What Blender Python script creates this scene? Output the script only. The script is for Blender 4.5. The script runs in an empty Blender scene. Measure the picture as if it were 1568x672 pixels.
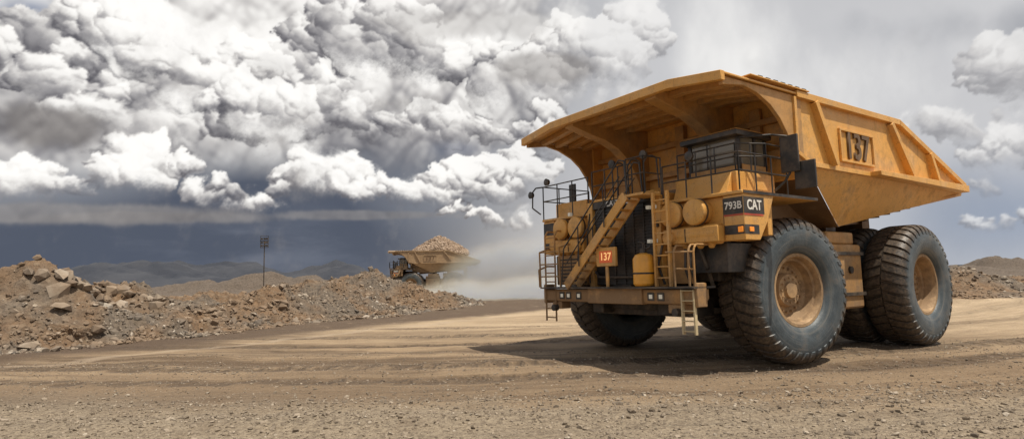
import bpy, bmesh, math, random
import numpy as np
from mathutils import Vector, Matrix, noise
random.seed(7); rng=np.random.default_rng(7)
sc=bpy.context.scene
sc.view_settings.view_transform='Standard'; sc.view_settings.look='None'; sc.view_settings.exposure=0
COL=sc.collection
PI=math.pi
# ------------------------------------------------------------ node helpers
class X:
    def __init__(s,nt,k): s.nt=nt; s.k=k
    def _m(s,op,b=None,c=None,clamp=False):
        n=s.nt.nodes.new('ShaderNodeMath'); n.operation=op; n.use_clamp=clamp
        for i,v in enumerate([s,b,c]):
            if v is None: continue
            if isinstance(v,X): s.nt.links.new(v.k,n.inputs[i])
            else: n.inputs[i].default_value=v
        return X(s.nt,n.outputs[0])
    def __add__(s,o): return s._m('ADD',o)
    def __radd__(s,o): return s._m('ADD',o)
    def __sub__(s,o): return s._m('SUBTRACT',o)
    def __rsub__(s,o): return (s*-1.0)+o
    def __mul__(s,o): return s._m('MULTIPLY',o)
    def __rmul__(s,o): return s._m('MULTIPLY',o)
    def __truediv__(s,o): return s._m('DIVIDE',o)
    def exp(s): return s._m('EXPONENT')
    def sqrt(s): return s._m('SQRT')
    def abs(s): return s._m('ABSOLUTE')
    def clamp(s): return s._m('ADD',0.0,clamp=True)
    def atan2(s,o): return s._m('ARCTAN2',o)
    def ss(s,a,b):
        n=s.nt.nodes.new('ShaderNodeMapRange'); n.interpolation_type='SMOOTHSTEP'
        s.nt.links.new(s.k,n.inputs[0]); n.inputs[1].default_value=a; n.inputs[2].default_value=b
        n.inputs[3].default_value=0; n.inputs[4].default_value=1
        return X(s.nt,n.outputs[0])
def vmath(nt,op,a,b=None,scale=None):
    n=nt.nodes.new('ShaderNodeVectorMath'); n.operation=op
    for i,v in enumerate([a,b]):
        if v is None: continue
        if isinstance(v,(tuple,list)): n.inputs[i].default_value=v
        else: nt.links.new(v,n.inputs[i])
    if scale is not None:
        if isinstance(scale,X): nt.links.new(scale.k,n.inputs['Scale'])
        else: n.inputs['Scale'].default_value=scale
    return n.outputs[0]
def sep(nt,v):
    n=nt.nodes.new('ShaderNodeSeparateXYZ'); nt.links.new(v,n.inputs[0]); return [X(nt,o) for o in n.outputs]
def comb(nt,x,y,z):
    n=nt.nodes.new('ShaderNodeCombineXYZ')
    for i,v in enumerate([x,y,z]):
        if isinstance(v,X): nt.links.new(v.k,n.inputs[i])
        else: n.inputs[i].default_value=v
    return n.outputs[0]
def noisen(nt,v,scale,detail=4,rough=.55,dist=0.0,color=False):
    n=nt.nodes.new('ShaderNodeTexNoise'); nt.links.new(v,n.inputs['Vector'])
    n.inputs['Scale'].default_value=scale; n.inputs['Detail'].default_value=detail
    n.inputs['Roughness'].default_value=rough; n.inputs['Distortion'].default_value=dist
    return n.outputs['Color'] if color else X(nt,n.outputs[0])
def voro(nt,v,scale,out='Distance'):
    n=nt.nodes.new('ShaderNodeTexVoronoi'); nt.links.new(v,n.inputs['Vector']); n.inputs['Scale'].default_value=scale
    return X(nt,n.outputs['Distance']) if out=='Distance' else n.outputs['Color']
def mixc(nt,f,a,b):
    n=nt.nodes.new('ShaderNodeMix'); n.data_type='RGBA'; n.clamp_factor=True
    if isinstance(f,X): nt.links.new(f.k,n.inputs[0])
    else: n.inputs[0].default_value=f
    for i,v in ((6,a),(7,b)):
        if isinstance(v,(tuple,list)): n.inputs[i].default_value=(*v[:3],1)
        else: nt.links.new(v,n.inputs[i])
    return n.outputs[2]
def ramp(nt,f,stops):
    n=nt.nodes.new('ShaderNodeValToRGB'); nt.links.new(f.k,n.inputs[0]); e=n.color_ramp.elements
    while len(e)<len(stops): e.new(.5)
    for i,(p,c) in enumerate(stops): e[i].position=p; e[i].color=(*c,1)
    return n.outputs[0]
def newmat(name):
    m=bpy.data.materials.new(name); m.use_nodes=True; nt=m.node_tree
    b=nt.nodes['Principled BSDF']; tc=nt.nodes.new('ShaderNodeTexCoord')
    return m,nt,b,tc.outputs['Object']
def bump(nt,b,h,strength=.4,dist=.02):
    n=nt.nodes.new('ShaderNodeBump'); n.inputs['Strength'].default_value=strength; n.inputs['Distance'].default_value=dist
    nt.links.new(h.k,n.inputs['Height']); nt.links.new(n.outputs[0],b.inputs['Normal'])
def flat(name,c,rough=.6,metal=0.0,var=.25,dirt=0.0,emit=None,es=1):
    m,nt,b,o=newmat(name)
    n=noisen(nt,o,3.5,5,.65)
    c1=mixc(nt,n.ss(.3,.75),tuple(v*(1-var) for v in c),tuple(min(1,v*(1+var)) for v in c))
    if dirt:
        n2=noisen(nt,o,1.7,6,.7)
        c1=mixc(nt,n2.ss(.42,.68)*dirt,c1,(.25,.18,.12))
    nt.links.new(c1,b.inputs['Base Color']); b.inputs['Roughness'].default_value=rough; b.inputs['Metallic'].default_value=metal
    if emit:
        b.inputs['Emission Color'].default_value=(*emit,1); b.inputs['Emission Strength'].default_value=es
    return m
def paint(name,c,dirtamt,lowz=2.2):
    m,nt,b,o=newmat(name); x,y,z=sep(nt,o)
    n=noisen(nt,o,.55,5,.6); n2=noisen(nt,o,3.2,7,.72)
    wob=noisen(nt,o,2.0,3,.5)
    st=noisen(nt,comb(nt,x*5.0+wob*1.2,y*5.0,z*.45),1.0,4,.6)     # rain-washed vertical runs
    c1=mixc(nt,n.ss(.3,.7),tuple(v*.82 for v in c),tuple(v*1.06 for v in c))
    c1=mixc(nt,st.ss(.54,.74)*.42,c1,(c[0]*.44,c[1]*.40,c[2]*.5))
    dustm=noisen(nt,o,1.1,6,.65); c1=mixc(nt,dustm.ss(.46,.70)*.42,c1,(.50,.37,.22))
    low=1.0-z.ss(.8,lowz+1.6)
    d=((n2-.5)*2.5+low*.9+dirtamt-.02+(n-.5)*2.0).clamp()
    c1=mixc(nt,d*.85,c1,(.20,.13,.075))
    sp=noisen(nt,o,30,3,.7).ss(.60,.66)
    c1=mixc(nt,sp*.6,c1,(.09,.055,.033))
    nt.links.new(c1,b.inputs['Base Color'])
    r=(n2*.3+.36+d*.3); nt.links.new(r.k,b.inputs['Roughness'])
    bump(nt,b,n2,.15,.02)
    return m
YEL=paint('yellow_paint',(.74,.39,.095),.0)
YELD=paint('dusty_shaded_yellow_paint',(.54,.285,.085),.22)  # dusty paint; darker base also puts under-deck shade on the front cabinets
HULL=paint('dirty_shaded_hull',(.20,.11,.05),.45)  # dirt, plus underbody shade put into a dark brown base
BLK=flat('black_paint',(.022,.021,.021),.5,0,.3,.3)
DRK=flat('dark_steel',(.045,.04,.036),.6,.2,.3,.5)
RAIL=flat('rail_black',(.028,.026,.025),.45,0,.2,.2)
WHT=flat('white_lettering',(.75,.73,.68),.6,0,.08,.1)
RED=flat('red_stripe',(.45,.06,.03),.5)
LADW=flat('ladder_pale_paint',(.55,.45,.27),.6,0,.15,.3)
LAMP=flat('lamp_glass',(.62,.60,.52),.25,0,.05,.15,(1,.93,.75),.12)
AMB=flat('amber_lens',(.8,.25,.02),.3,0,.1,0,(1,.3,.02),.3)
SIGN=flat('led_sign_face',(.35,.06,.02),.4,0,.1,0,(.9,.16,.03),.25)
SIGNT=flat('led_sign_digits',(.9,.5,.2),.4,0,.1,0,(1,.55,.2),.6)
NUM=flat('shaded_stencil_number',(.13,.075,.035),.6,0,.2,.3)  # shading of the raised digits is put into this darker brown
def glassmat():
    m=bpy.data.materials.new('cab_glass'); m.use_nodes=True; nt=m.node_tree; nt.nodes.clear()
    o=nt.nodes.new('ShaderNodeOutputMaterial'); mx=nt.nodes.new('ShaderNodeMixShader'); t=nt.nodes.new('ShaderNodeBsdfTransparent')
    t.inputs[0].default_value=(.55,.6,.58,1); g=nt.nodes.new('ShaderNodeBsdfPrincipled'); g.inputs['Base Color'].default_value=(.30,.26,.20,1); g.inputs['Roughness'].default_value=.08  # beige base puts the windshield's pale reflection into the glass colour
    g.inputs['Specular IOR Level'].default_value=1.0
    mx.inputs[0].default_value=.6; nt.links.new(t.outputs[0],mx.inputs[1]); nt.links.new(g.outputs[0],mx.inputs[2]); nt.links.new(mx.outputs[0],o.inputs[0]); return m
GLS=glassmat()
def tyremat():
    m,nt,b,o=newmat('tyre_rubber'); x,y,z=sep(nt,o)
    r=(x*x+z*z).sqrt(); n=noisen(nt,o,3,6,.65); n2=noisen(nt,o,14,5,.7)
    side=mixc(nt,n.ss(.3,.7),(.036,.050,.060),(.078,.096,.108))  # sky reflection is put into the blue-grey sidewall colour
    ang=x.atan2(z)
    st=noisen(nt,comb(nt,r*22.0,ang*1.2,0.0),1.0,4,.6)
    side=mixc(nt,st.ss(.5,.72)*.55,side,(.16,.165,.16))
    ring=(1.0-((r-1.02).abs()).ss(.0,.05))*.35
    side=mixc(nt,ring,side,(.17,.16,.14))
    blot=noisen(nt,o,1.6,5,.7).ss(.5,.72)*.5; side=mixc(nt,blot,side,(.16,.125,.09))
    tread=mixc(nt,n2.ss(.35,.7),(.034,.029,.025),(.125,.092,.064))
    c=mixc(nt,(r+(n-.5)*.14).ss(1.44,1.60),side,tread)
    nt.links.new(c,b.inputs['Base Color']); b.inputs['Roughness'].default_value=.48
    bump(nt,b,n2,.3,.03); return m
TYR=tyremat()
# ------------------------------------------------------------ mesh accumulator
class M:
    def __init__(s): s.v=[]; s.f=[]
    def add(s,v,f):
        o=len(s.v); s.v+= [tuple(p) for p in v]; s.f+=[tuple(i+o for i in q) for q in f]
    def box(s,x0,x1,y0,y1,z0,z1):
        s.add([(x0,y0,z0),(x1,y0,z0),(x1,y1,z0),(x0,y1,z0),(x0,y0,z1),(x1,y0,z1),(x1,y1,z1),(x0,y1,z1)],
              [(0,3,2,1),(4,5,6,7),(0,1,5,4),(1,2,6,5),(2,3,7,6),(3,0,4,7)])
    def prism(s,poly,pl,lo,hi):
        n=len(poly)
        def mk(p,t): return {'xz':(p[0],t,p[1]),'yz':(t,p[0],p[1]),'xy':(p[0],p[1],t)}[pl]
        s.add([mk(p,lo) for p in poly]+[mk(p,hi) for p in poly],[tuple(range(n)),tuple(range(2*n-1,n-1,-1))]+[(i,(i+1)%n,(i+1)%n+n,i+n) for i in range(n)])
    def beam(s,p,q,w,h,up=(0,0,1)):
        p=Vector(p);q=Vector(q);d=(q-p).normalized();u=Vector(up)
        if abs(d.dot(u))>.98: u=Vector((1,0,0))
        a=d.cross(u).normalized()*w/2;b=a.normalized().cross(d)*h/2
        s.add([p-a-b,p+a-b,p+a+b,p-a+b,q-a-b,q+a-b,q+a+b,q-a+b],[(0,1,2,3),(7,6,5,4),(0,4,5,1),(1,5,6,2),(2,6,7,3),(3,7,4,0)])
    def cyl(s,p,q,r,n=12,r2=None):
        p=Vector(p);q=Vector(q);d=(q-p).normalized();u=Vector((0,0,1)) if abs(d.z)<.9 else Vector((1,0,0))
        a=d.cross(u).normalized();b=a.cross(d); r2=r if r2 is None else r2
        V=[p+(a*math.cos(2*PI*i/n)+b*math.sin(2*PI*i/n))*r for i in range(n)]+[q+(a*math.cos(2*PI*i/n)+b*math.sin(2*PI*i/n))*r2 for i in range(n)]
        s.add(V,[(i,(i+1)%n,(i+1)%n+n,i+n) for i in range(n)]+[tuple(range(n)),tuple(range(2*n-1,n-1,-1))])
    def tube(s,pts,r=.022,n=7):
        for a,b in zip(pts,pts[1:]): s.cyl(a,b,r,n)
    def lathe(s,prof,c=(0,0,0),ax='y',n=64):
        V=[];k=len(prof)
        for i in range(n):
            t=2*PI*i/n
            for (a,r) in prof:
                l={'y':(r*math.cos(t),a,r*math.sin(t)),'x':(a,r*math.cos(t),r*math.sin(t)),'z':(r*math.cos(t),r*math.sin(t),a)}[ax]
                V.append((l[0]+c[0],l[1]+c[1],l[2]+c[2]))
        F=[]
        for i in range(n):
            j=(i+1)%n
            for q in range(k-1): F.append((i*k+q,i*k+q+1,j*k+q+1,j*k+q))
        s.add(V,F)
    def done(s,name,mat,parent=None,bevel=0,smooth=True,recalc=True):
        me=bpy.data.meshes.new(name); me.from_pydata(s.v,[],s.f); me.update()
        if recalc:
            bm=bmesh.new(); bm.from_mesh(me); bmesh.ops.recalc_face_normals(bm,faces=bm.faces); bm.to_mesh(me); bm.free()
        if smooth:
            me.polygons.foreach_set('use_smooth',[True]*len(me.polygons)); me.set_sharp_from_angle(angle=math.radians(32))
        me.materials.append(mat)
        ob=bpy.data.objects.new(name,me); COL.objects.link(ob)
        if parent: ob.parent=parent
        if bevel:
            b=ob.modifiers.new('bevel','BEVEL'); b.width=bevel; b.segments=2; b.limit_method='ANGLE'; b.angle_limit=math.radians(40)
        return ob
def empty(name,loc=(0,0,0),rz=0):
    e=bpy.data.objects.new(name,None); COL.objects.link(e); e.location=loc; e.rotation_euler=(0,0,rz); e.empty_display_size=.3; return e
def text(s,name,loc,mode,size,ext,mat,parent,off=.0,sx=1.0):
    cu=bpy.data.curves.new(name,'FONT'); cu.body=s; cu.size=size; cu.extrude=ext; cu.offset=off; cu.align_x='CENTER'; cu.align_y='CENTER'
    cu.materials.append(mat); ob=bpy.data.objects.new(name,cu); COL.objects.link(ob); ob.parent=parent
    c={'front':((0,1,0),(0,0,1),(1,0,0)),'side':((-1,0,0),(0,0,1),(0,1,0)),'rside':((1,0,0),(0,0,1),(0,-1,0))}[mode]
    m=Matrix([[c[j][i]*(sx if j==0 else 1) for j in range(3)] for i in range(3)]).to_4x4(); m.translation=Vector(loc); ob.matrix_local=m; return ob
# ------------------------------------------------------------ TRUCK
TA=.6111
truck=empty('mining_haul_truck',(5.0006,16.8549,0),PI+TA)
R=1.743
def tyre_mesh():
    m=M(); half=[(.40,.86),(.455,.885),(.52,.95),(.565,1.08),(.585,1.24),(.58,1.40),(.555,1.53),(.49,1.63),(.30,1.685),(0,1.69)]
    prof=half+[(-a,r) for a,r in reversed(half[:-1])]
    m.lathe(prof,n=96)
    N=40
    top=[(.02,1.743),(.30,1.74),(.44,1.71),(.53,1.63),(.580,1.54),(.585,1.46)]
    bot=[(.02,1.67),(.30,1.665),(.42,1.63),(.50,1.57),(.55,1.50),(.565,1.44)]
    for sgn in (1,-1):
        for i in range(N):
            t0=2*PI*(i+(0 if sgn>0 else .5))/N; w=2*PI/N
            V=[];F=[]
            for j,((a,r),(a2,r2)) in enumerate(zip(top,bot)):
                sk=w*.7*(1-a/.6); wd=w*(.68 if j<4 else .55 if j==4 else .4)
                for (aa,rr,dd) in ((a,r,0),(a,r,wd),(a2,r2,wd+.01),(a2,r2,-.01)):
                    t=t0+sk+dd; V.append((rr*math.cos(t),sgn*aa,rr*math.sin(t)))
            for j in range(len(top)-1):
                for q in range(4): F.append((j*4+q,j*4+(q+1)%4,j*4+4+(q+1)%4,j*4+4+q))
            F.append((0,1,2,3)); l=(len(top)-1)*4; F.append((l,l+1,l+2,l+3)); m.add(V,F)
    return m
def rim_mesh(kind):
    m=M()
    if kind=='front':
        p=[(.36,.875),(.43,.885),(.445,.865),(.44,.80),(.40,.775),(.30,.755),(.28,.70),(.22,.69),(.10,.665),(.04,.60),(.03,.42),(.12,.395),(.17,.37),(.18,.20),(.25,.185),(.26,.0)]
        bolts=[(.04,.53,20,.028,.05),(.17,.29,12,.022,.04)]
    else:
        p=[(.36,.875),(.43,.885),(.445,.865),(.44,.80),(.40,.775),(.12,.745),(.10,.66),(.02,.64),(-.02,.50),(.02,.48),(.04,.22),(.08,.2),(.09,.0)]
        bolts=[(.0,.57,24,.025,.05),(.03,.35,12,.025,.04)]
    m.lathe(p,n=72)
    for (a,r,n,br,h) in bolts:
        for i in range(n):
            t=2*PI*i/n; m.cyl((r*math.cos(t),a-.02,r*math.sin(t)),(r*math.cos(t),a+h,r*math.sin(t)),br,6)
    return m
RIMM=paint('rim_paint',(.64,.41,.20),.02,-5)
ty=tyre_mesh().done('tyre',TYR,truck); rf=rim_mesh('front').done('rim',RIMM,truck); rr=rim_mesh('rear').done('rim_rear',RIMM,truck)
def wheel(nm,x,y,st,flip,rear):
    for src,part in ((ty,'tyre'),(rr if rear else rf,'rim')):
        ob=src.copy(); COL.objects.link(ob); ob.name=nm+'_'+part; ob.parent=truck; ob.location=(x,y,R)
        ob.rotation_euler=(0,0,st+(PI if flip else 0))
st=-.1345
wheel('front_wheel_near',0,2.73,st,False,False); wheel('front_wheel_far',0,-2.78,st,True,False)
for sg in (1,-1):
    wheel('rear_outer_wheel',-5.9,3.13*sg,0,sg<0,True); wheel('rear_inner_wheel',-5.9,1.85*sg,0,sg<0,True)
for o in (ty,rf,rr): bpy.data.objects.remove(o)
# --- chassis
c=M()
for s in (1,-1):
    c.box(-8.2,2.3,.75*s-.22,.75*s+.22,1.75,2.5); c.box(.5,2.5,1.15*s-.2,1.15*s+.2,1.2,1.9)
    c.cyl((0,1.75*s,1.1),(0,1.75*s,3.1),.24,18); c.cyl((0,1.75*s,2.1),(0,1.75*s,3.3),.32,18)
    c.cyl((0,1.7*s,R),(0,2.5*s,R),.42,20)
    c.cyl((-6.9,.9*s,1.6),(-7.3,.9*s,3.1),.2,14); c.cyl((-2.6,1.25*s,1.9),(-3.3,1.25*s,3.6),.22,16)
    c.beam((.1,2.2*s,1.3),(1.6,.5*s,1.2),.16,.16)
    c.box(-5.0,-4.4,.5,1.2,2.5,3.3) if s>0 else c.box(-5.0,-4.4,-1.2,-.5,2.5,3.3)
c.cyl((-5.9,-2.6,R),(-5.9,2.6,R),.62,24); c.lathe([(-1.1,.0),(-1.1,.5),(-.6,.85),(.4,.85),(.9,.5),(.9,0)],(-5.9,0,R),'x',24)
c.box(-3.8,-3.3,-1.0,1.0,1.7,2.3); c.box(-.3,.4,-2.1,2.1,1.7,2.25); c.box(1.2,2.1,-1.6,1.6,1.15,1.6)
c.cyl((-2.9,0,1.9),(-5.1,0,1.9),.28,12); c.box(-.6,2.2,-.95,.95,1.3,3.7); c.box(-2.9,-.8,-.7,.7,1.3,2.4)
c.box(.7,1.9,-2.75,-1.3,2.2,3.0); c.box(.9,1.9,1.3,2.3,2.0,2.9)
c.done('chassis',DRK,truck,.02)
c=M()   # side tanks
for s in (1,-1):
    y0,y1=(1.75,2.8) if s>0 else (-2.8,-1.75)
    c.box(-3.9,-2.0,y0,y1,1.15,2.9); c.box(-3.75,-2.3,y0+.15*(s>0),y1-.1,2.9,3.25)
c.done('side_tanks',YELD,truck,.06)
c=M()
for s in (1,-1):
    for z in (1.5,2.6):
        y=2.83*s; c.box(-3.93,-1.97,y-.02,y+.02,z,z+.09)
    c.cyl((-3.2,2.86*s,2.2),(-3.2,2.78*s,2.2),.10,14)
c.done('tank_straps',DRK,truck)
# --- bumper and catwalk
c=M()
c.prism([(2.62,1.80),(2.62,1.62),(2.80,1.50),(3.02,1.50),(3.05,1.56),(3.05,1.84),(2.62,1.84)],'xz',-2.72,2.55)
c.box(2.9,3.10,-.9,1.0,1.48,1.9); c.box(2.66,3.0,-2.5,-2.1,1.3,1.5); c.box(2.66,3.0,1.7,2.2,1.3,1.5)
c.box(2.75,3.09,-2.78,-2.68,1.45,1.98); c.box(2.75,3.09,2.5,2.6,1.45,1.98)
c.done('front_bumper',YELD,truck,.02)
c=M()
for y in (-2.0,-1.72,-1.3,1.25,1.55): c.box(3.05,3.075,y-.055,y+.055,1.62,1.72)
c.done('bumper_lamps',LAMP,truck,.01)
c=M()
for y in (-2.0,-1.72,-1.3,1.25,1.55): c.box(3.03,3.068,y-.10,y+.10,1.575,1.765)
c.box(2.99,3.03,.0,.6,1.92,1.94)
c.done('lamp_bezels',BLK,truck)
c=M(); c.box(2.45,3.2,-2.8,2.6,1.86,1.90)
for y in (-2.3,2.0): c.cyl((3.0,y,1.33),(3.14,y,1.33),.09,12); 
c.done('bumper_catwalk',DRK,truck)
# --- front: radiator grille
c=M(); c.box(2.2,2.5,-1.15,1.05,1.95,4.0)
c.done('radiator_core',BLK,truck)
c=M()
for i in range(26): c.box(2.5,2.53,-1.1,1.0,1.98+i*.077,1.98+i*.077+.03)
for y in (-.75,-.4,-.05,.3,.65): c.box(2.505,2.545,y-.015,y+.015,1.96,3.98)
c.done('radiator_grille',RAIL,truck)
c=M()
c.box(2.2,2.6,-1.35,-1.16,1.85,4.2); c.box(2.2,2.6,1.06,1.25,1.85,4.2); c.box(2.2,2.58,-1.16,1.06,4.19,4.26); c.box(.4,2.2,-1.3,1.2,3.95,4.2)
c.box(2.1,2.5,-1.34,-1.16,1.5,1.85)
c.done('hood',YEL,truck,.02)
c=M(); c.box(2.3,2.57,-1.15,1.05,4.0,4.187)
c.done('badge_strip',BLK,truck)
text('CATERPILLAR','badge_lettering',(2.575,-.05,4.09),'front',.19,.004,WHT,truck,.004)
def ybox(c,x0,x1,ya,yb,z0,z1,s): c.box(x0,x1,min(ya*s,yb*s),max(ya*s,yb*s),z0,z1)
c=M()
for s in (1,-1):
    ybox(c,1.5,2.42,1.3,2.93,2.95,3.86,s)                      # support cabinet
    ys=(2.95,3.45) if s>0 else (-3.45,-2.95)
    c.prism([(2.5,3.86),(2.5,2.87),(1.95,2.87),(1.62,3.3),(1.35,3.86)],'xz',*ys)
    ybox(c,2.33,2.72,1.42,2.93,2.87,3.22,s)
    c.cyl((2.5,1.62*s,3.05),(2.5,2.85*s,3.05),.23,20)
    c.cyl((2.3,1.62*s,3.02),(2.83,1.62*s,3.02),.15,16)
    for y in (1.70,2.36):
        c.lathe([(-.5,.0),(-.5,.27),(.10,.27),(.10,.30),(.20,.30),(.22,.27),(.235,.10),(.25,.0)],(2.58,y*s,3.56),'x',28)
    for y in (1.9,2.3,2.6): c.cyl((2.5,y*s,2.87),(2.5,y*s,2.74),.12,12,.05)
    ybox(c,.2,2.55,1.26,3.46,3.865,3.94,s)                         # deck
    ybox(c,-.5,.2,2.3,3.46,3.865,3.94,s)
    ybox(c,1.2,1.4,1.3,3.3,3.0,3.86,s)
c.box(.55,2.05,1.3,3.02,3.945,4.46)                              # cab base
c.prism([(2.05,4.46),(2.05,3.945),(2.3,3.945)],'xz',1.4,2.9)
c.box(.9,2.2,-3.2,-1.8,3.945,4.4)
c.done('front_decks_and_fenders',YEL,truck,.02)
c=M()
for s in (1,-1):
    for y in (1.70,2.36):
        c.lathe([(.06,.30),(.06,.315),(.09,.315),(.09,.30)],(2.58,y*s,3.56),'x',28)
    ybox(c,2.5,2.506,2.96,3.44,3.44,3.80,s)
    y=3.45*s; c.box(1.75,2.5,min(y,y+.005*s),max(y,y+.005*s),3.44,3.80)
    ybox(c,2.5,2.506,2.96,3.44,3.0,3.2,s); c.box(1.98,2.5,min(y,y+.005*s),max(y,y+.005*s),3.0,3.2)
    ybox(c,-.5,2.5,3.462,3.475,3.87,3.935,s)
    for y in (1.46,2.9): ybox(c,2.421,2.43,y-.01,y+.01,3.25,3.8,s)
    ybox(c,2.721,2.735,2.05,2.07,2.9,3.2,s)
    ybox(c,1.3,2.3,1.3,2.85,2.2,2.84,s)          # black box that puts shade under the deck
c.box(2.606,2.62,-2.72,-2.70,1.98,2.78); c.box(2.606,2.62,-2.1,-2.08,1.98,2.78); c.box(2.601,2.625,-1.50,-1.48,1.98,2.78)
c.done('black_decals_and_deck_shade',BLK,truck)
c=M(); c.box(2.506,2.509,2.96,3.44,3.40,3.435); c.box(1.8,2.5,3.456,3.459,3.40,3.435); c.done('red_pinstripe',RED,truck)
text('793B','model_lettering',(2.512,3.2,3.62),'front',.225,.003,WHT,truck,.004,.92)
text('CAT','side_lettering',(2.12,3.458,3.62),'side',.30,.003,WHT,truck,.007,.9)
c=M(); c.box(2.5,2.53,3.3,3.42,3.04,3.16); c.box(2.2,2.35,3.456,3.48,3.05,3.15); c.done('marker_lamps',AMB,truck,.01)
c=M()
for y in (.95,1.12): c.box(2.62,2.72,y-.05,y+.05,3.78,3.87); c.box(2.62,2.72,y-.05,y+.05,2.95,3.04)
c.box(2.62,2.72,-2.05,-1.95,3.9,4.0)
c.done('work_lamps',LAMP,truck,.01)
# --- cab
c=M()
cx0,cx1,cy0,cy1=.55,1.66,1.42,2.86; zb,zt=4.48,5.34
c.box(cx0-.08,cx1+.22,cy0-.06,cy1+.1,zt,zt+.12); c.box(cx0+.05,cx1-.1,cy0+.1,cy1-.1,zt+.12,zt+.2)
c.box(cx0,cx1,cy0,cy1,zb,zb+.22)
for (x,y) in ((cx0,cy0),(cx0,cy1-.1),(cx1-.09,cy0),(cx1-.09,cy1-.1),(.98,cy1-.08)): c.box(x,x+.09,y,y+.1,zb+.2,zt+.01)
c.box(cx0,cx0+.05,cy0+.1,cy1-.1,zb+.2,zt)
c.box(1.0,1.35,1.8,2.3,4.6,5.1)
c.box(cx1+.02,cx1+.05,2.0,2.03,zb+.2,zt-.05)
c.cyl((.9,2.6,5.46),(.9,2.6,5.62),.05,8); c.box(1.3,1.6,1.6,1.9,5.46,5.56)
c.done('cab_frame',BLK,truck,.012)
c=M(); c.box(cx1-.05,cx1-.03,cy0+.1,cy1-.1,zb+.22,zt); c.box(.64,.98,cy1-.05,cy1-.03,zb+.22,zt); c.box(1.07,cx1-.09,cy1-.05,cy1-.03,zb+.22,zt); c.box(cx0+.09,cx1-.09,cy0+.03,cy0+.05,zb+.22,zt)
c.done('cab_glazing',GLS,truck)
c=M(); c.box(1.1,1.14,1.75,2.2,4.7,5.15); c.box(.9,1.2,1.75,2.2,4.66,4.74); c.done('driver_seat',DRK,truck,.03)
c=M(); c.box(.62,1.6,2.865,2.9,4.47,4.68); c.box(1.665,1.69,1.5,2.8,4.47,4.66); c.box(.5,1.9,1.36,2.98,5.462,5.475); c.done('cab_trim',YELD,truck,.01)
# mirrors
c=M()
c.box(1.0,1.06,3.50,3.92,4.40,5.24); c.box(.92,.98,3.76,4.24,4.0,4.62)
c.tube([(1.2,3.4,4.0),(1.1,3.6,4.2),(1.03,3.7,4.4)],.03); c.tube([(1.66,2.86,5.3),(1.2,3.4,5.3),(1.03,3.7,5.22)],.025)
c.box(1.0,1.06,-3.9,-3.6,4.6,5.2); c.tube([(1.2,-3.4,4.0),(1.03,-3.7,4.6)],.03)
c.done('side_mirrors',BLK,truck,.02)
# railings
c=M()
def rail(pts,z0,zs,step=.75,r=.019):
    for z in zs: c.tube([(x,y,z) for x,y in pts],r)
    for (a,b) in zip(pts,pts[1:]):
        L=math.dist(a,b); n=max(1,round(L/step))
        for i in range(n+1):
            t=i/n; c.cyl((a[0]+(b[0]-a[0])*t,a[1]+(b[1]-a[1])*t,z0),(a[0]+(b[0]-a[0])*t,a[1]+(b[1]-a[1])*t,max(zs)),r,6)
rail([(.6,-3.44),(2.5,-3.44),(2.5,-1.4)],3.94,(4.95,4.5),.6)
rail([(2.52,-1.2),(2.52,.3)],4.2,(5.05,4.65),.5)
rail([(2.52,1.3),(2.52,3.4),(.7,3.42)],3.94,(4.78,4.38),.6)
rail([(2.0,1.35),(2.0,2.98),(1.3,3.3),(.6,3.3)],4.46,(5.1,4.8),.5)
rail([(3.2,.75),(3.2,1.32),(2.6,1.32)],4.1,(5.0,4.6),.55,.017)
for y in (-.2,.35,.9):
    c.tube([(2.7,y,4.1),(2.72,y,4.95),(2.66,y+.06,5.1),(2.58,y+.15,5.12),(2.5,y+.22,5.05),(2.47,y+.25,4.3)],.02)
c.tube([(2.5,-3.44,4.95),(2.7,-3.55,4.92),(2.78,-3.6,4.8),(2.8,-3.6,4.3),(2.6,-3.45,4.1)],.022)
for x in (2.75,3.28):
    c.tube([(x,-1.75,1.9),(x,-1.6,2.95),(x,.6,5.0),(x,.78,4.95),(x,.85,4.2)],.02)
    c.tube([(x,-1.0,2.45),(x,-1.0,3.5)],.018); c.tube([(x,0,3.4),(x,0,4.42)],.018); c.tube([(x,-1.55,2.5),(x,.6,4.6)],.016)
c.done('handrails',RAIL,truck)
c=M()
for p in ((2.72,-.2,5.1),(2.85,-3.6,4.7),(2.72,.9,5.15),(2.62,-3.1,5.05),(2.62,2.2,4.88)): c.lathe([(-.06,0),(-.06,.09),(.03,.11),(.05,.0)],p,'x',14)
c.done('spot_lamps',BLK,truck)
c=M()
A=Vector((0,-1.62,1.92));B=Vector((0,.72,4.12))
for x in (2.80,3.22): c.beam((x,A.y,A.z),(x,B.y,B.z),.05,.24)
for i in range(1,11):
    t=i/10.5; y=A.y+(B.y-A.y)*t; z=A.z+(B.z-A.z)*t; c.box(2.82,3.2,y-.10,y+.10,z-.02,z+.015)
c.box(2.56,3.24,.72,1.3,4.07,4.13)
for y in (1.35,1.78): c.beam((2.95,y,1.9),(2.95,y,4.12),.06,.08)
for i in range(8): c.cyl((2.95,1.35,2.1+i*.26),(2.95,1.78,2.1+i*.26),.02,8)
c.done('access_stair',YEL,truck,.008)
c=M()
for y in (2.02,2.42,2.56): c.tube([(3.1,y,1.86),(3.1,y,2.66),(3.07,y,2.75),(3.0,y,2.82),(2.55,y,2.82)],.024)
c.tube([(3.1,1.78,2.68),(3.1,2.56,2.66)],.022); c.tube([(3.1,2.0,2.3),(3.1,2.56,2.28)],.02)
for y in (-2.72,-2.28): c.tube([(3.05,y,.95),(3.05,y,3.35),(2.95,y,3.5),(2.5,y,3.5)],.026)
for i in range(10): c.cyl((3.05,-2.72,1.05+i*.25),(3.05,-2.28,1.05+i*.25),.018,8)
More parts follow.
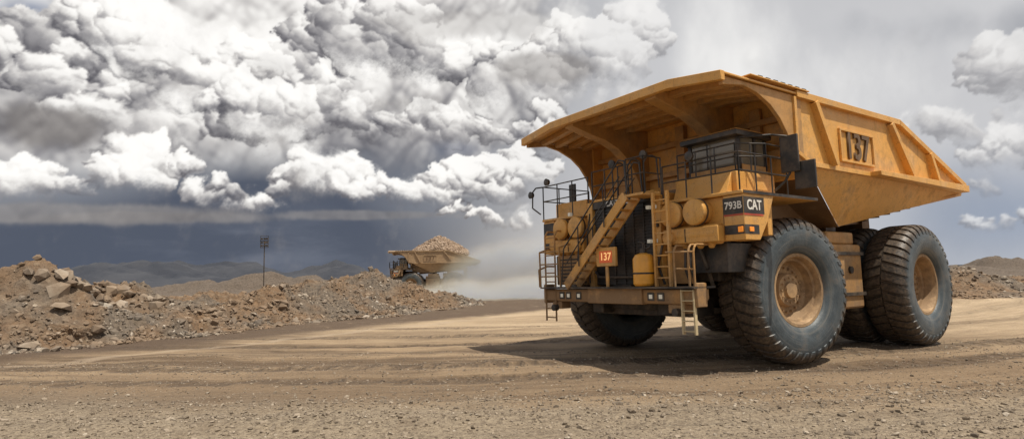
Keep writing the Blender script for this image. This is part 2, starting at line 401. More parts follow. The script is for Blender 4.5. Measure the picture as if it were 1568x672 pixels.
for (y,z) in ((-2.9,2.9),(-2.95,2.4),(-2.0,3.0)): c.tube([(3.1,y,1.9),(3.12,y,z),(2.8,y,z+.1),(2.5,y,z+.1)],.025)
for z in (2.2,2.55,2.9): c.tube([(3.08,-2.95,z),(3.08,-1.9,z)],.02)
c.done('grab_rails',YELD,truck)
c=M()
for y in (2.17,2.5): c.beam((3.07,y,1.84),(3.1,y+.03,.86),.04,.08)
for i in range(5): c.box(3.05,3.13,2.17,2.53,.92+i*.22,.945+i*.22)
c.done('boarding_ladder',LADW,truck,.005)
c=M(); c.box(2.15,2.6,-2.75,-1.45,1.95,2.8); c.box(2.2,2.45,1.25,1.9,1.95,2.85); c.done('front_cabinets',YELD,truck,.02)  # darker yellow carries the shade under the deck
c=M()
for i in range(7): c.box(2.6,2.615,-2.6,-1.6,2.05+i*.1,2.09+i*.1)
for y in (1.95,2.1): c.tube([(2.6,y,2.75),(2.7,y+.05,2.3),(2.6,y+.1,1.95)],.03)
c.tube([(2.62,1.3,2.9),(2.7,1.2,2.4),(2.6,1.3,1.95)],.03)
c.tube([(2.45,2.2,2.8),(2.3,2.3,2.3),(2.0,2.2,1.9)],.05); c.tube([(2.45,-2.2,2.9),(2.3,-2.3,2.3),(2.0,-2.2,1.9)],.05)
c.tube([(2.58,-1.1,2.3),(2.66,-.9,2.15),(2.66,.7,2.12),(2.58,.95,2.4)],.035); c.tube([(2.6,-1.25,3.9),(2.68,-1.3,3.2),(2.62,-1.3,2.0)],.022)
for (y,z) in ((1.15,3.4),(1.15,2.6),(-1.26,3.0)): c.box(2.602,2.66,y-.05,y+.05,z-.07,z+.07)
c.done('hoses_and_vents',DRK,truck)
c=M(); c.box(3.04,3.12,-.5,.2,2.42,2.9); c.box(3.05,3.1,-.2,-.1,1.88,2.42); c.done('sign_case',YEL,truck,.015)
c=M(); c.box(3.12,3.124,-.38,.08,2.51,2.81); c.done('sign_face',SIGN,truck)
text('137','sign_digits',(3.128,-.15,2.66),'front',.27,.002,SIGNT,truck,.004)
c=M(); c.lathe([(1.92,0),(1.92,.22),(1.97,.26),(2.56,.26),(2.66,.2),(2.70,.09),(2.70,0)],(2.98,1.0,0),'z',28); c.done('fire_suppression_tank',flat('tank_paint',(.74,.34,.03),.35,0,.10,.15),truck)
c=M(); c.cyl((2.98,1.0,2.69),(2.98,1.0,2.80),.08,12); c.tube([(2.98,1.0,2.78),(2.98,1.0,2.95),(2.98,.85,2.98)],.025); c.cyl((2.98,1.12,2.8),(2.98,1.25,2.85),.03,8); c.lathe([(2.2,.262),(2.2,.268),(2.24,.268),(2.24,.262)],(2.98,1,0),'z',28); c.done('tank_valve',BLK,truck)
# --- dump body
c=M()
zt2,zw=6.60,6.40
def canopy(x0,x1,dz0,dz1):
    c.prism([(-3.57,zw+dz1),(-2.17,zt2+dz1),(2.17,zt2+dz1),(3.57,zw+dz1),(3.57,zw+dz0),(2.17,zt2+dz0),(-2.17,zt2+dz0),(-3.57,zw+dz0)],'yz',x0,x1)
canopy(-.1,3.06,-.05,0)
canopy(3.06,3.2,-.20,.012)
c.done('canopy_plate',YEL,truck,.012)
c=M()
for x in (.75,1.3,1.85,2.4): 
    c.prism([(-3.35,zw-.03),(-2.17,zt2-.055),(2.17,zt2-.055),(3.35,zw-.03),(3.35,zw-.17),(2.17,zt2-.2),(-2.17,zt2-.2),(-3.35,zw-.17)],'yz',x,x+.2)
def arch(y0,y1,top,drop):
    c.prism([(3.055,top),(3.055,top-.2),(2.3,6.27-drop),(1.8,6.18-drop),(1.3,5.98-drop),(.95,5.72-drop),(.7,5.42-drop),(.5,5.05-drop),(.40,4.7-drop),(.02,4.7-drop),(.02,top)],'xz',y0,y1)
for s in (1,-1):
    arch(1.5*s-.17,1.5*s+.17,zt2-.06,.1)
    if s>0: arch(3.40,3.50,zw-.06,.02)
    else: arch(-3.50,-3.40,zw-.06,.02)
    ybox(c,.02,.16,2.2,2.5,3.9,6.3,s)
ybox(c,.02,.2,-.15,.15,3.9,6.4,1)
c.box(.02,.2,-3.38,3.38,5.0,5.15); c.box(.02,.2,-3.38,3.38,5.85,6.0)
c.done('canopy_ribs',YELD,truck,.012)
c=M()
for s in (1,-1):
    ys=(3.37,3.47) if s>0 else (-3.47,-3.37)
    c.prism([(.42,6.38),(.42,4.9),(-.15,4.72),(-9.72,4.72),(-9.76,4.9),(-5.17,6.38)],'xz',*ys)
c.prism([(-3.37,4.4),(3.37,4.4),(3.37,zw-.04),(2.17,zt2-.04),(-2.17,zt2-.04),(-3.37,zw-.04)],'yz',-.08,.02)
c.done('body_side_walls',YEL,truck,.01)
c=M()
for s in (1,-1):
    a=(-.12,3.46*s,4.72);b=(-2.8,2.78*s,3.38);d=(-4.93,2.82*s,3.77);e=(-9.72,3.42*s,4.6);f=(-9.74,3.46*s,4.72)
    c.add([a,b,d,e,f],[(0,1,2,3,4)])
    ys=(3.47,3.53) if s>0 else (-3.53,-3.47); c.box(-3.2,-.15,*ys,4.68,4.80)
    ya,yb=(3.472,3.80) if s>0 else (-3.80,-3.472)
    c.prism([(-3.2,4.80),(-3.2,4.68),(-9.3,4.62),(-9.3,4.83)],'xz',ya,yb)
    yc=3.52*s
    c.beam((.3,yc,6.37),(-5.2,yc,6.41),.14,.16); c.beam((-5.15,yc,6.41),(-9.74,yc,4.88),.14,.16)
    for (x0,z0,x1,z1) in ((-.53,6.3,-1.30,4.8),(-4.6,6.3,-5.75,4.83),(-7.1,5.7,-7.5,4.83)):
        c.beam((x0,3.53*s,z0),(x1,3.56*s,z1),.18,.16,(1,0,0))
    c.beam((.34,3.50*s,6.3),(.36,3.5*s,4.95),.12,.1,(1,0,0))
    c.beam((.40,3.50*s,4.98),(-.25,3.5*s,4.74),.12,.1,(1,0,0))
    yf=3.472*s
    for (x0,x1,z0,z1) in ((-3.55,-1.72,5.76,5.82),(-3.55,-1.72,4.95,5.01),(-3.55,-3.49,5.01,5.76),(-1.78,-1.72,5.01,5.76)):
        c.box(x0,x1,min(yf,yf+.06*s),max(yf,yf+.06*s),z0,z1)
    c.beam((-4.95,2.86*s,3.8),(-9.6,3.42*s,4.6),.1,.08)
    c.box(-.2,2.2,min(3.3*s,3.62*s),max(3.3*s,3.62*s),6.47,6.50)
c.done('body_rails_and_lower_panels',YEL,truck,.008)
c=M()   # dark slotted wear plates by the canopy corner
for s in (1,-1):
    for i in range(7): c.box(-.1+i*.3,.06+i*.3,min(3.32*s,3.60*s),max(3.32*s,3.60*s),6.503,6.53)
c.done('wear_plates',DRK,truck)
text('137','unit_number',(-2.64,3.478,5.38),'side',1.0,.045,NUM,truck,.018,.88)
text('137','unit_number_far',(-2.64,-3.478,5.38),'rside',1.0,.045,NUM,truck,.018,.88)
c=M()
c.add([(-.12,3.45,4.71),(-.12,-3.45,4.71),(-2.8,-2.77,3.37),(-2.8,2.77,3.37)],[(0,1,2,3)])
c.add([(-2.8,2.77,3.37),(-2.8,-2.77,3.37),(-4.93,-2.81,3.76),(-4.93,2.81,3.76)],[(0,1,2,3)])
c.add([(-4.93,2.81,3.76),(-4.93,-2.81,3.76),(-9.72,-3.41,4.59),(-9.72,3.41,4.59)],[(0,1,2,3)])
c.prism([(.0,4.7),(.1,4.4),(-.1,3.55),(-2.8,3.3),(-2.8,3.5),(-.3,4.6)],'xz',-2.1,2.1)
for i in range(6):
    x=-5.3-i*.75; z=3.72+(-4.93-x)*.173; c.box(x-.08,x+.08,-2.4,2.4,z-.12,z+.02)
for s in (1,-1): c.beam((-1.0,1.0*s,3.4),(-7.6,1.0*s,3.95),.4,.35)
c.box(-5.6,-5.0,-1.3,1.3,3.2,3.9); c.box(-7.9,-7.4,-1.3,1.3,2.3,4.1)
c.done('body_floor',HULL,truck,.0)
kids=[o for o in bpy.data.objects if o.parent==truck]
DUSTY=paint('dust_coated_paint',(.32,.215,.12),.2)
truck2=empty('mining_haul_truck.001',(-14.6,87.0,0),PI+.10)
for o in kids:
    n=o.copy(); COL.objects.link(n); n.parent=truck2
    if n.material_slots and n.material_slots[0].material in (YEL,YELD,HULL,RIMM):
        n.material_slots[0].link='OBJECT'; n.material_slots[0].material=DUSTY
# ------------------------------------------------------------ rocks helper
bm=bmesh.new(); bmesh.ops.create_icosphere(bm,subdivisions=1,radius=1); bmesh.ops.triangulate(bm,faces=bm.faces)
bm.verts.ensure_lookup_table(); ICO=np.array([v.co[:] for v in bm.verts]); ICOF=np.array([[v.index for v in f.verts] for f in bm.faces]); bm.free()
def rocks(name,pos,size,mat,parent=None,flatz=.7,seed=1):
    r=np.random.default_rng(seed); n=len(pos); k=len(ICO)
    V=np.repeat(ICO[None],n,0)*1.15
    for q in range(7):     # chip the stone with random planes -> angular faces
        nn=r.normal(size=(n,3)); nn/=np.linalg.norm(nn,axis=1)[:,None]; dd=r.uniform(.35,.8,n)[:,None]
        t=np.einsum('nkj,nj->nk',V,nn); ex=np.clip(t-dd,0,None); V=V-ex[...,None]*nn[:,None,:]
    V*=r.uniform(.6,1.3,(n,1,3))
    a=r.uniform(0,2*PI,n); b=r.uniform(-.7,.7,n); ca,sa,cb,sb=np.cos(a),np.sin(a),np.cos(b),np.sin(b)
    x=V[...,0]*cb[:,None]-V[...,2]*sb[:,None]; z=V[...,0]*sb[:,None]+V[...,2]*cb[:,None]; y=V[...,1]
    X2=x*ca[:,None]-y*sa[:,None]; Y2=x*sa[:,None]+y*ca[:,None]
    V=np.stack([X2,Y2,z*flatz],-1)*size[:,None,None]+pos[:,None,:]
    F=(ICOF[None]+(np.arange(n)*k)[:,None,None]).reshape(-1,3)
    me=bpy.data.meshes.new(name); me.vertices.add(n*k); me.vertices.foreach_set('co',V.reshape(-1).astype(np.float32))
    me.loops.add(len(F)*3); me.loops.foreach_set('vertex_index',F.reshape(-1).astype(np.int32))
    me.polygons.add(len(F)); me.polygons.foreach_set('loop_start',np.arange(0,len(F)*3,3,dtype=np.int32))
    me.polygons.foreach_set('use_smooth',np.zeros(len(F),dtype=bool))
    cv=r.uniform(0,1,n); at=me.attributes.new('tone','FLOAT','POINT'); at.data.foreach_set('value',np.repeat(cv,k).astype(np.float32))
    me.update(); me.validate(); me.materials.append(mat); ob=bpy.data.objects.new(name,me); COL.objects.link(ob)
    if parent: ob.parent=parent
    return ob
def rockmat(name,stops,sc_=6,dk=(.12,.09,.065),zone=None):
    m,nt,b,o=newmat(name); a=nt.nodes.new('ShaderNodeAttribute'); a.attribute_name='tone'
    c1=ramp(nt,X(nt,a.outputs['Fac']),stops); n=noisen(nt,o,sc_,4,.7)
    c1=mixc(nt,n.ss(.35,.75)*.5,c1,dk)
    if zone: c1=mixc(nt,noisen(nt,o,.22,4,.6).ss(.42,.58)*.6,c1,zone)
    nt.links.new(c1,b.inputs['Base Color']); b.inputs['Roughness'].default_value=.95
    return m
RK=rockmat('quarry_rock',[(0,(.095,.082,.070)),(.4,(.18,.153,.125)),(.7,(.26,.21,.16)),(.92,(.37,.315,.25)),(1,(.52,.47,.40))],6,(.12,.085,.058),(.225,.148,.088))
RKO=rockmat('ore_rock',[(0,(.22,.155,.11)),(.5,(.32,.23,.16)),(1,(.44,.34,.26))],2)
GRV=rockmat('gravel_stone',[(0,(.13,.105,.08)),(.5,(.24,.195,.145)),(.9,(.34,.28,.215)),(1,(.44,.385,.31))],40,(.19,.145,.10))
def heapz(u,w): return 5.9+2.7*max(0,1-math.hypot(u*.85,w*.8)**1.25)
n=3600; u=rng.uniform(-1,1,n); w=rng.uniform(-1,1,n)
rocks('ore_load',np.array([(-3.9+a*4.1,b_*3.2,heapz(a,b_)) for a,b_ in zip(u,w)]),rng.uniform(.10,.30,n),RKO,truck2,1,3)
c=M(); NN=24
V=[(-3.9+4.1*(i/NN*2-1),3.25*(j/NN*2-1),heapz(i/NN*2-1,j/NN*2-1)-.05) for i in range(NN+1) for j in range(NN+1)]
c.add(V,[(i*(NN+1)+j,(i+1)*(NN+1)+j,(i+1)*(NN+1)+j+1,i*(NN+1)+j+1) for i in range(NN) for j in range(NN)]); c.done('ore_heap',flat('ore_fines',(.28,.20,.135),.95),truck2)
# ------------------------------------------------------------ ground
def warp(n,a,b,c0,k):
    t=np.linspace(-1,1,n); return c0+np.sinh(np.abs(t)*k)/math.sinh(k)*np.where(t<0,-a,b)
NG=460
gx=warp(NG,6000,6000,0,8.5); gy=warp(NG,6000,6000,16,8.5)
GX,GY=np.meshgrid(gx,gy,indexing='ij'); Z=np.zeros_like(GX)
def gz0(x,y):
    rd=math.hypot(x+2,y-70); an=math.atan2(x+2,70-y)
    return noise.noise(Vector((x*.35,y*.35,0)))*.05+noise.noise(Vector((x*1.3,y*1.3,5)))*.03+noise.noise(Vector((rd*1.0,an*2.5,9)))*.08
for i in range(NG):
    for j in range(NG):
        x,y=GX[i,j],GY[i,j]
        if abs(x)<120 and -20<y<200: Z[i,j]=gz0(x,y)
V=np.stack([GX,GY,Z],-1).reshape(-1,3)
idx=np.arange(NG*NG).reshape(NG,NG)
F=np.stack([idx[:-1,:-1],idx[1:,:-1],idx[1:,1:],idx[:-1,1:]],-1).reshape(-1,4)
me=bpy.data.meshes.new('dirt_ground'); me.from_pydata(V.tolist(),[],F.tolist()); me.polygons.foreach_set('use_smooth',[True]*len(me.polygons))
gm,nt,b,o=newmat('dirt_and_gravel'); x,y,z=sep(nt,o)
ln=noisen(nt,o,.12,4,.6); mn=noisen(nt,o,.9,5,.65); fn=noisen(nt,o,9,5,.75); vf2=voro(nt,o,24,out='c')
cx=x+2.0; cy=y-70.0; rad=(cx*cx+cy*cy).sqrt(); ang=cx.atan2(cy*-1.0)
tr=noisen(nt,comb(nt,rad*.55+(ln-.5)*2.2,ang*3.0,0.0),1.0,6,.66)
tr2=noisen(nt,comb(nt,rad*2.6+(ln-.5)*3.0,ang*4.5,3.0),1.0,5,.66)
rut=None
for rr_,w_ in ((49.6,.5),(54.6,.5),(46.6,.45),(42.4,.45),(56.6,.45)):
    d=((rad+(ln-.5)*1.6-rr_).abs()); q=1.0-d.ss(w_*.6,w_*1.3)
    rut=q if rut is None else rut+q
chev=noisen(nt,comb(nt,rad*1.5,ang*150.0,1.0),1.0,2,.5).ss(.35,.65)
# rolled haul road: a pale compacted band that sweeps round the bend and off into the distance
base=mixc(nt,tr.ss(.38,.62),(.135,.088,.051),(.36,.255,.155))
base=mixc(nt,tr2.ss(.46,.64)*.55,base,(.46,.34,.215))
base=mixc(nt,rut.clamp()*(chev*.65+.3),base,(.11,.073,.044))
gr=mixc(nt,fn.ss(.35,.65),(.155,.120,.085),(.34,.275,.195))
sepc=nt.nodes.new('ShaderNodeSeparateColor'); nt.links.new(vf2,sepc.inputs[0]); cellv=X(nt,sepc.outputs[0])
gr=mixc(nt,cellv.ss(.2,1.0)*.6,gr,(.42,.345,.25))
gmask=(1.0-(y+(ln-.5)*6.0+(mn-.5)*2.5+x*.10).ss(9.6,11.8))
col=mixc(nt,gmask*.88,base,gr)
band=(y+(ln-.5)*4.0-x*.05).ss(10.2,12.0)*(1.0-(y+(ln-.5)*6.0).ss(13.0,16.0)); col=mixc(nt,band*.5,col,(.135,.088,.052))
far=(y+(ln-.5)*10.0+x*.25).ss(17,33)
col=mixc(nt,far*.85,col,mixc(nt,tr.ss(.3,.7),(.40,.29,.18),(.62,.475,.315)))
q_=(x*-.80+y*.60)+(ln-.5)*1.5+(mn-.5)*.8
lnm=(1.0-(q_-21.6).abs().ss(.1,.55))*(1.0-y.ss(34,44)); col=mixc(nt,lnm*.5,col,(.50,.39,.28))
dk=q_.ss(22.0,24.5)*(1.0-y.ss(60,75))
col=mixc(nt,dk*(mn.ss(.15,.45))*.95,col,(.105,.068,.043))
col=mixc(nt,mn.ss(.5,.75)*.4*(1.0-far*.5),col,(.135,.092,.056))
fine=noisen(nt,o,22,4,.75); col=mixc(nt,fine.ss(.55,.7)*.4,col,(.50,.40,.285)); col=mixc(nt,(1.0-fine.ss(.3,.45))*.45,col,(.065,.047,.032))
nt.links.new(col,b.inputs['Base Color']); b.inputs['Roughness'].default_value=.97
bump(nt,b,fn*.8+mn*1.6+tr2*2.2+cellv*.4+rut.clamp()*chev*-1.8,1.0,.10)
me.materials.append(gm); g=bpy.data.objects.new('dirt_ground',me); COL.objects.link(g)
n=70000; yy=5.5+rng.power(1.3,n)*13; xx=rng.uniform(-1,1,n)*(yy*.95+1.5)
kp=(yy<11.5)|(rng.uniform(size=n)<.45); yy=yy[kp]; xx=xx[kp]; n=len(yy)
sz=np.clip(.005+rng.exponential(.0095,n),.005,.06)*np.where(yy>12,.8,1.0)
zz=np.array([gz0(a,b_) for a,b_ in zip(xx,yy)])
rocks('loose_gravel',np.stack([xx,yy,zz+sz*.2],1),sz,GRV,None,.75,5)
# ------------------------------------------------------------ left berm
BL=np.array([(-60,2),(-30,12.5),(-18.2,20.3),(-15.8,22.2),(-14.2,26.2),(-12.7,30.5),(-8.9,37),(-5.6,44.5),(-3.2,53),(-3.0,60)],float)
BH=np.array([2.3,2.6,2.6,3.1,2.0,2.3,1.9,3.1,1.7,0.0])
seg=np.r_[0,np.cumsum(np.hypot(*np.diff(BL,axis=0).T))]
def fbm(x,y,s,o=5,seed=0):
    v=0;a=1
    for k in range(o): v+=a*noise.noise(Vector((x*s,y*s,seed+k*7.3))); s*=2.03; a*=.52
    return v
def berm_point(s,d):
    bx=np.interp(s,seg,BL[:,0]);by=np.interp(s,seg,BL[:,1]);H=np.interp(s,seg,BH)
    x=bx-.80*d;y=by+.60*d
    x+=fbm(s,d,.25,3,40)*.9; y+=fbm(s,d,.25,3,50)*.6
    up=min(1,max(0,d/5.2)); prof=up*up*(3-2*up)
    tail=min(1,max(0,(d-7)/9)); prof*=1-.55*tail
    lump=.78+.7*fbm(x,y,.16,3,1)
    h=H*prof*lump+ (fbm(x,y,.7,5,9)*.45+abs(fbm(x,y,1.9,4,19))*.25)*min(1,max(0,(d+.3)/1.5))*min(1,H/.8)
    return x,y,h-.04
NS,ND=560,130
V=[];S=np.linspace(18,seg[-1],NS);Dd=np.linspace(-.6,20,ND)
for s in S:
    for d in Dd: V.append(berm_point(s,d))
F=[(i*ND+j,(i+1)*ND+j,(i+1)*ND+j+1,i*ND+j+1) for i in range(NS-1) for j in range(ND-1)]
berm=empty('rubble_berm')
bmt,nt,b,o=newmat('rubble_soil'); n1=noisen(nt,o,.22,4,.6); n2=noisen(nt,o,2.2,6,.75); v1=voro(nt,o,5.5,out='c')
s1=nt.nodes.new('ShaderNodeSeparateColor'); nt.links.new(v1,s1.inputs[0]); cv=X(nt,s1.outputs[0])
cc=mixc(nt,n1.ss(.42,.58),(.17,.138,.108),(.23,.145,.083)); cc=mixc(nt,cv.ss(.4,1)*.35,cc,(.33,.26,.185)); cc=mixc(nt,n2.ss(.35,.7)*.6,cc,(.085,.060,.04))
nt.links.new(cc,b.inputs['Base Color']); b.inputs['Roughness'].default_value=1; bump(nt,b,n2+cv*.4,1,.2)
c=M(); c.v=V; c.f=F; c.done('soil',bmt,berm,0,False,recalc=False)
n=24000; P=[];SZ=[]
for i in range(n):
    s=random.uniform(20,seg[-1]-2); d=abs(random.gauss(2.8,4))-.7
    cl=fbm(s,d,.3,2,61)
    if cl<-.12 and random.random()<.6: continue
    x,y,h=berm_point(s,min(d,18)); z=.03+random.expovariate(1/(.034+.03*max(0,cl)))
    if random.random()<.015: z*=2.8
    z=min(z,.5); P.append((x,y,max(h,0)+z*.15)); SZ.append(z)
for i in range(90):
    s=seg[3]+random.gauss(1.0,1.8); d=random.uniform(3.5,6.5); x,y,h=berm_point(s,d); z=random.uniform(.15,.42); P.append((x,y,h+z*.3)); SZ.append(z)
rocks('rocks',np.array(P),np.array(SZ),RK,berm,.85,8)
def mound(name,cx,cy,rx,ry,h,mat,nr,seed,rmax=.22,res=90):
    e=empty(name); V=[]
    def hh(x,y):
        r=math.hypot((x-cx)/rx,(y-cy)/ry); b_=max(0,1-r); b_=b_*b_*(3-2*b_)
        return b_*h*(1+.6*fbm(x,y,.12,3,seed))+ (fbm(x,y,.5,4,seed+3)*.35)*min(1,b_*3)-.05
    for i in range(res):
        for j in range(res): x=cx+rx*(i/(res-1)*2-1); y=cy+ry*(j/(res-1)*2-1); V.append((x,y,hh(x,y)))
    c=M(); c.v=V; c.f=[(i*res+j,(i+1)*res+j,(i+1)*res+j+1,i*res+j+1) for i in range(res-1) for j in range(res-1)]; c.done('soil',mat,e,0,False,recalc=False)
    P=[];SZ=[]
    for i in range(nr):
        a=random.uniform(0,2*PI);r=math.sqrt(random.random())*.9;x=cx+rx*r*math.cos(a);y=cy+ry*r*math.sin(a);z=min(rmax,.04+random.expovariate(1/.06));P.append((x,y,hh(x,y)+z*.15));SZ.append(z)
    if nr: rocks('rocks',np.array(P),np.array(SZ),RK,e,.85,seed)
    return e
mound('rubble_pile',36,50,10,7,2.0,bmt,2500,31)
mound('rubble_pile.001',58,64,16,9,1.5,bmt,1200,32)
DKS=flat('dark_spoil',(.12,.095,.075),1,0,.4)
mound('spoil_ridge',150,170,75,22,4.6,DKS,0,33)
mound('spoil_ridge.001',-60,150,55,14,4.2,DKS,0,35)
# ------------------------------------------------------------ mountains
mm,nt,b,o=newmat('hazed_mountain_rock'); n1=noisen(nt,o,.004,6,.65); nt.links.new(mixc(nt,n1.ss(.35,.65),(.026,.031,.044),(.048,.052,.064)),b.inputs['Base Color']); b.inputs['Roughness'].default_value=1  # aerial haze is put into the bluish base colour
V=[];NA,NR=420,26
for i in range(NA):
    a=-1.25+2.6*i/(NA-1); 
    env=100*math.exp(-((a+.60)/.13)**2)+75*math.exp(-((a+.42)/.10)**2)+70*math.exp(-((a+.27)/.07)**2)+22
    if a>.1: env=18+20*math.exp(-((a-.8)/.3)**2)
    for j in range(NR):
        t=j/(NR-1); r=2700+900*t; x=r*math.sin(a);y=r*math.cos(a)
        h=env*math.sin(PI*t)**.8*(.75+.75*(fbm(x,y,.0022,6,77)))
        V.append((x,y,h-2))
c=M(); c.v=V; c.f=[(i*NR+j,(i+1)*NR+j,(i+1)*NR+j+1,i*NR+j+1) for i in range(NA-1) for j in range(NR-1)]; c.done('mountains',mm,None,0,False,recalc=False)
# ------------------------------------------------------------ lighting mast
mast=empty('light_mast',(-29.2,70,0)); c=M()
c.cyl((0,0,0),(0,0,7.3),.075,10,.05); c.box(-.5,.5,-.04,.04,7.25,7.33); c.box(-.5,.5,-.04,.04,6.5,6.56)
for x in (-.45,.45): c.cyl((x,0,6.5),(x,0,7.9),.03,6)
c.tube([(-.45,0,7.9),(.45,0,7.9)],.025); c.box(-1.2,1.2,-.5,.5,.5,1.4); c.cyl((-.7,-.55,.35),(-.7,.55,.35),.35,16); c.cyl((.7,-.55,.35),(.7,.55,.35),.35,16)
c.done('mast_and_trailer',DRK,mast)
c=M()
for x in (-.3,.05,.35):
    for z in (6.75,7.1,7.55): c.box(x-.12,x+.12,-.15,.02,z-.11,z+.11)
c.done('floodlights',DRK,mast,.02)
# ------------------------------------------------------------ dust
def dust(name,loc,scl,dens,seed,lo=.38):
    bm=bmesh.new(); bmesh.ops.create_icosphere(bm,subdivisions=3,radius=1); me=bpy.data.meshes.new(name); bm.to_mesh(me); bm.free()
    m=bpy.data.materials.new(name); m.use_nodes=True; nt=m.node_tree; nt.nodes.clear(); out=nt.nodes.new('ShaderNodeOutputMaterial'); pv=nt.nodes.new('ShaderNodeVolumeScatter')
    tc=nt.nodes.new('ShaderNodeTexCoord'); o=tc.outputs['Object']; x,y,z=sep(nt,o); r=(x*x+y*y+z*z).sqrt()
    n=noisen(nt,vmath(nt,'ADD',vmath(nt,'MULTIPLY',o,(2.0,1,1)),(seed,0,0)),2.0,3,.6)
    d=(1.0-r.ss(.1,1.0))*(n.ss(lo,.66)*1.2+.12)*dens
    nt.links.new(d.k,pv.inputs['Density']); pv.inputs['Color'].default_value=(1.0,.80,.55,1); pv.inputs['Anisotropy'].default_value=-.3; nt.links.new(pv.outputs[0],out.inputs['Volume'])
    m.cycles.volume_step_rate=4.0
    me.materials.append(m); ob=bpy.data.objects.new(name,me); COL.objects.link(ob); ob.location=loc; ob.scale=scl; return ob
dust('dust_cloud',(2.0,84,.8),(15,5.5,7.6),3.2,0,.28)
dust('dust_cloud.001',(1,70,-.4),(20,10,3.4),1.1,9)
# ------------------------------------------------------------ sun
ds=Vector((1.8,-1.4,6.0)).normalized()
sl=bpy.data.lights.new('sun','SUN'); sl.energy=5.0; sl.angle=math.radians(.5); sl.color=(1,.92,.79)
so=bpy.data.objects.new('sun',sl); COL.objects.link(so); so.rotation_euler=ds.to_track_quat('Z','Y').to_euler()
# ------------------------------------------------------------ sky: upper sky in the world, cloud wall on a far open ring
w=bpy.data.worlds.new('World'); sc.world=w; w.use_nodes=True; nt=w.node_tree; nt.nodes.clear()
out=nt.nodes.new('ShaderNodeOutputWorld'); bg=nt.nodes.new('ShaderNodeBackground'); nt.links.new(bg.outputs[0],out.inputs[0])
sky=nt.nodes.new('ShaderNodeTexSky'); sky.sky_type='NISHITA'; sky.sun_disc=False; sky.sun_elevation=math.asin(ds.z); sky.sun_rotation=math.atan2(ds.x,ds.y); sky.dust_density=2
tc=nt.nodes.new('ShaderNodeTexCoord')
cn=noisen(nt,tc.outputs['Generated'],2.5,3,.55)
fin=mixc(nt,cn.ss(.38,.62)*.75,sky.outputs[0],(7.0,6.9,6.8))
nt.links.new(fin,bg.inputs[0]); bg.inputs[1].default_value=.07
HB,WB=680,1400; STP=.0015; A0=-1.05; V0=-.02
def fftraw(h,w_,flt,seed):
    r=np.random.default_rng(seed); f=np.fft.rfft2(r.normal(size=(h,w_)))
    f=f*flt; f[0,0]=0; o=np.fft.irfft2(f,s=(h,w_)); return o/o.std()
def kk(ay=1.0,ax=1.0):
    ky=np.fft.fftfreq(HB)[:,None]*HB/ay; kx=np.fft.rfftfreq(WB)[None]*WB/ax*(HB/WB); k=np.sqrt(kx*kx+ky*ky); k[0,0]=1; return k
def fftn(beta,ay=1.0,seed=0,ax=1.0,kmin=1.2):
    k=kk(ay,ax); fl=k**-beta; fl[k<kmin]*=.3; return fftraw(HB,WB,fl,seed)
def billow(seed,lam0,octs=6,rough=.56,ay=.8):
    k=kk(ay); h=0; a=1.0
    for i in range(octs):
        k0=HB/(lam0/1.95**i); fl=np.exp(-(np.log(k/k0)/.38)**2); h=h+a*np.abs(fftraw(HB,WB,fl,seed+i)); a*=rough
    return h
def sst(x,a,b): t=np.clip((x-a)/(b-a),0,1); return t*t*(3-2*t)
AZ=A0+np.arange(WB)*STP; VV=V0+np.arange(HB)*STP; AA,VG=np.meshgrid(AZ,VV)
PX=784+912*np.tan(AA); PY=(427-.022*(PX-784))-912*VG/np.cos(AA)     # survey angles of the clouds
def toB(px,py):
    a=math.atan((px-784)/912.); v=((427-.022*(px-784))-py)/912.*math.cos(a); return (a-A0)/STP,(v-V0)/STP,math.cos(a)**1.5*.73
def gs(px,py,rx,ry): return np.exp(-((PX-px)/rx)**2-((PY-py)/ry)**2)
zb_=np.full((HB,WB),-1e9); lum=np.zeros((HB,WB)); alp=np.zeros((HB,WB)); hbb=np.zeros((HB,WB))
Lx,Ly,Lz=.34,.84,.40
CL=[ # px,py,rx,ry,n,r0,bright,depth
 (600,50,120,60,14,40,.84,0),(780,90,130,60,14,38,.90,0),(930,60,120,60,12,40,1.06,0),(500,185,80,60,12,32,.80,40),
 (60,60,110,60,11,42,.72,20),(190,50,100,50,15,40,1.16,120),(150,120,120,55,14,38,.94,100),(320,110,100,50,15,36,1.16,160),(400,165,95,40,14,30,1.10,200),
 (250,190,160,45,18,34,.90,180),(640,190,120,28,14,26,.88,60),(790,180,70,40,10,26,.98,60),(450,90,70,60,9,34,.78,-20),(840,200,60,30,8,24,.98,50),
 (60,280,120,30,16,26,1.05,300),(210,270,95,30,16,26,1.12,320),(310,305,50,18,9,14,.85,330),(375,325,36,13,10,11,1.05,340),
 (500,285,80,28,16,23,1.18,360),(570,300,60,22,12,18,1.10,380),(440,300,40,14,9,12,1.0,370),(650,300,50,18,10,14,.95,370),
 (735,285,85,30,16,23,1.10,380),(790,260,60,28,12,20,1.10,370),(755,342,55,12,12,9,1.1,400),(690,330,30,8,7,7,.95,400),
 (1450,185,110,30,14,22,.90,100),(1540,215,60,26,10,20,.94,120),(1530,330,70,15,10,11,.95,200),(1600,100,90,60,10,36,.8,60),(1490,275,60,10,8,8,.8,200),
 (-120,120,160,90,14,44,.8,100),(-120,290,160,40,14,28,.9,300),(1750,200,120,60,12,36,.85,100),(1750,330,120,24,12,16,.9,200)]
rs=np.random.default_rng(21)
